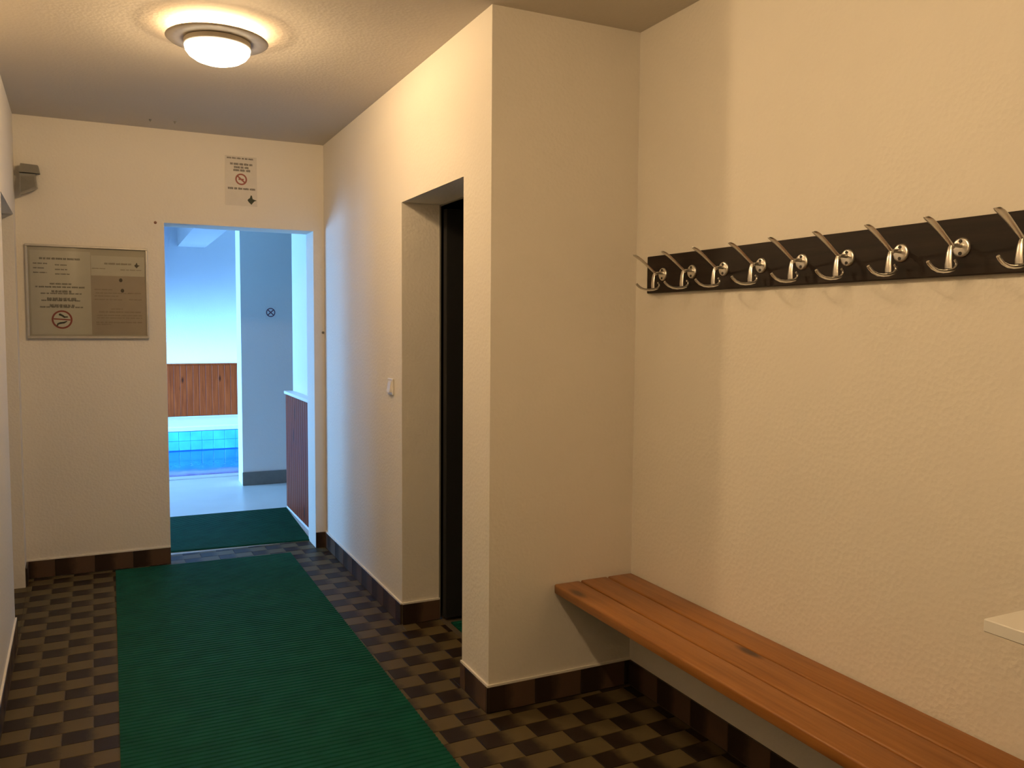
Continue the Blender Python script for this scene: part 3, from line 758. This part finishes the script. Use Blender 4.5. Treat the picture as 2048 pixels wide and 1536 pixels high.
# partition pier in front of the pool
mb = MB(); mb.box(1.035, 2.6, 7.585, 7.86, -.05, ZP); struct(mb.build('wall_pier', POOLW), 'blue-grey shaded pier wall in front of the pool', 'wall')
mb = MB(); mb.bbox(1.030, 2.6, 7.573, 7.585, 0, .118, .003); pb = mb.build('baseboard_pier', simple('grey_skirting', (.17, .17, .155), .5)); struct(pb, 'grey skirting at the foot of the pier wall', 'skirting')
# stub wall with wainscot right of the doorway
mb = MB(); mb.box(1.262, 1.414, YBK+.012, 6.47, -.05, ZP); struct(mb.build('wall_stub', POOLW), 'white stub wall above the wooden panelling', 'wall')

def wainscot(root, n, w, h, axis, z0, label, mats=PANEL):
    """vertical tongue-and-groove boards; root at lower start corner; axis 'x' (front faces -y) or 'y' (front faces -x)"""
    me = None
    for k in range(n):
        a = k*w
        if me is None:
            mb = MB()
            if axis == 'x': mb.bbox(.0015, w-.0015, -.018, 0, z0, h, .003)
            else: mb.bbox(-.018, 0, .001, w-.001, z0, h, .004)
            o = mb.build('plank', PANEL, root); me = o.data
        else: o = link('plank', me, root)
        o.location = (a, 0, 0) if axis == 'x' else (0, a, 0)
fp = empty('wood_panelling', (-1.9, YF-.004, 0)); tag(fp, 'reddish-brown vertical board panelling on the far wall behind the pool', 'panelling')
wainscot(fp, 56, .092, .80, 'x', .015, '')
mb = MB(); mb.box(0, 56*.092, .0002, .0036, .012, .80); mb.build('backing', DOORW, fp)  # near-black sheet added behind the boards to darken their seams
mb = MB(); mb.bbox(-.01, 56*.092+.01, -.03, 0, .80, .825, .003); mb.build('cap_rail', PANEL, fp)
sp_ = empty('wood_panelling', (1.225, YBK+.05, 0)); tag(sp_, 'dark red board panelling with a pale cap on the stub wall by the mat', 'panelling')
wainscot(sp_, 14, .070, .895, 'y', .022, '')
mb = MB(); mb.box(.0005, .037, .0, .99, 0, .895); mb.build('batten', POOLW, sp_)
mb = MB(); mb.bbox(-.026, .037, -.005, 1.0, .895, .918, .003); mb.build('cap_rail', WHITE, sp_)
mb = MB(); mb.bbox(-.016, 0, 0, .985, .001, .022, .002); mb.build('foot_strip', WHITE, sp_)

# swimming pool
po = empty('swimming_pool', (PX0_, PY0, 0)); tag(po, 'indoor swimming pool with blue water and pale coping', 'swimming pool')
LX, LY = PX1_-PX0_, PY1-PY0
mb = MB(); mb.box(0, LX, 0, .02, -1.4, -.06); mb.box(0, .02, .02, LY-.02, -1.4, -.06); mb.box(LX-.02, LX, .02, LY-.02, -1.4, -.06); mb.box(0, LX, LY-.02, LY, -1.4, -.06); mb.box(0, LX, 0, LY, -1.45, -1.4)
mb.build('basin', POOLLINE, po)
mb = MB(); nx, ny = 2, 2; mb.box(.021, LX-.021, .021, LY-.021, -1.39, WZ); mb.build('water', WATER, po)
for (a, c_, y0, y1) in ((-.12, LX+.12, -.12, .03), (-.12, LX+.12, LY-.03, LY+.12), (-.12, .03, .03, LY-.03), (LX-.03, LX+.12, .03, LY-.03)):
    mb = MB(); mb.bbox(a, c_, y0, y1, -.058, .006, .006); mb.build('coping', COPING, po)
me = None
tw, thh = .15, .13
for r in range(2):
    for k in range(int((LX-.06)/tw)):
        if me is None:
            mb = MB(); mb.bbox(.002, tw-.002, -.008, 0, .002, thh-.002, .002); o = mb.build('pool_tile', POOLTILE, po); me = o.data
        else: o = link('pool_tile', me, po)
        o.location = (.03+k*tw, LY-.0205, WZ+.008+r*thh)

# no-smoking sign on the pier
ns = empty('no_smoking_sign', (1.243, 7.585, 1.475)); tag(ns, 'small square prohibition sign with dark roundel on the pier wall', 'sign')
mb = MB(); mb.box(0, .095, -.003, -.0007, 0, .11); pn = mb.build('panel', simple('sign_panel', (.76, .76, .75), .6, var=.01), ns)
mb = MB(); cx, cz, R = .0475, .058, .040; disc_ring(mb, cx, cz, R*.78, R, -.0033)
for an in (.75, -.75):
    c_, s_ = math.cos(an), math.sin(an); poly(mb, [(cx+a*c_-b_*s_, cz+a*s_+b_*c_) for a, b_ in ((-.85*R, -.12*R), (.85*R, -.12*R), (.85*R, .12*R), (-.85*R, .12*R))], -.0034-.0001*(an > 0))
mb.build('roundel', simple('sign_ink', (.13, .055, .09), .6), pn)

for o in bpy.data.objects:
    if o.name.split('.')[0] == 'print': o['kind'] = 'stuff'
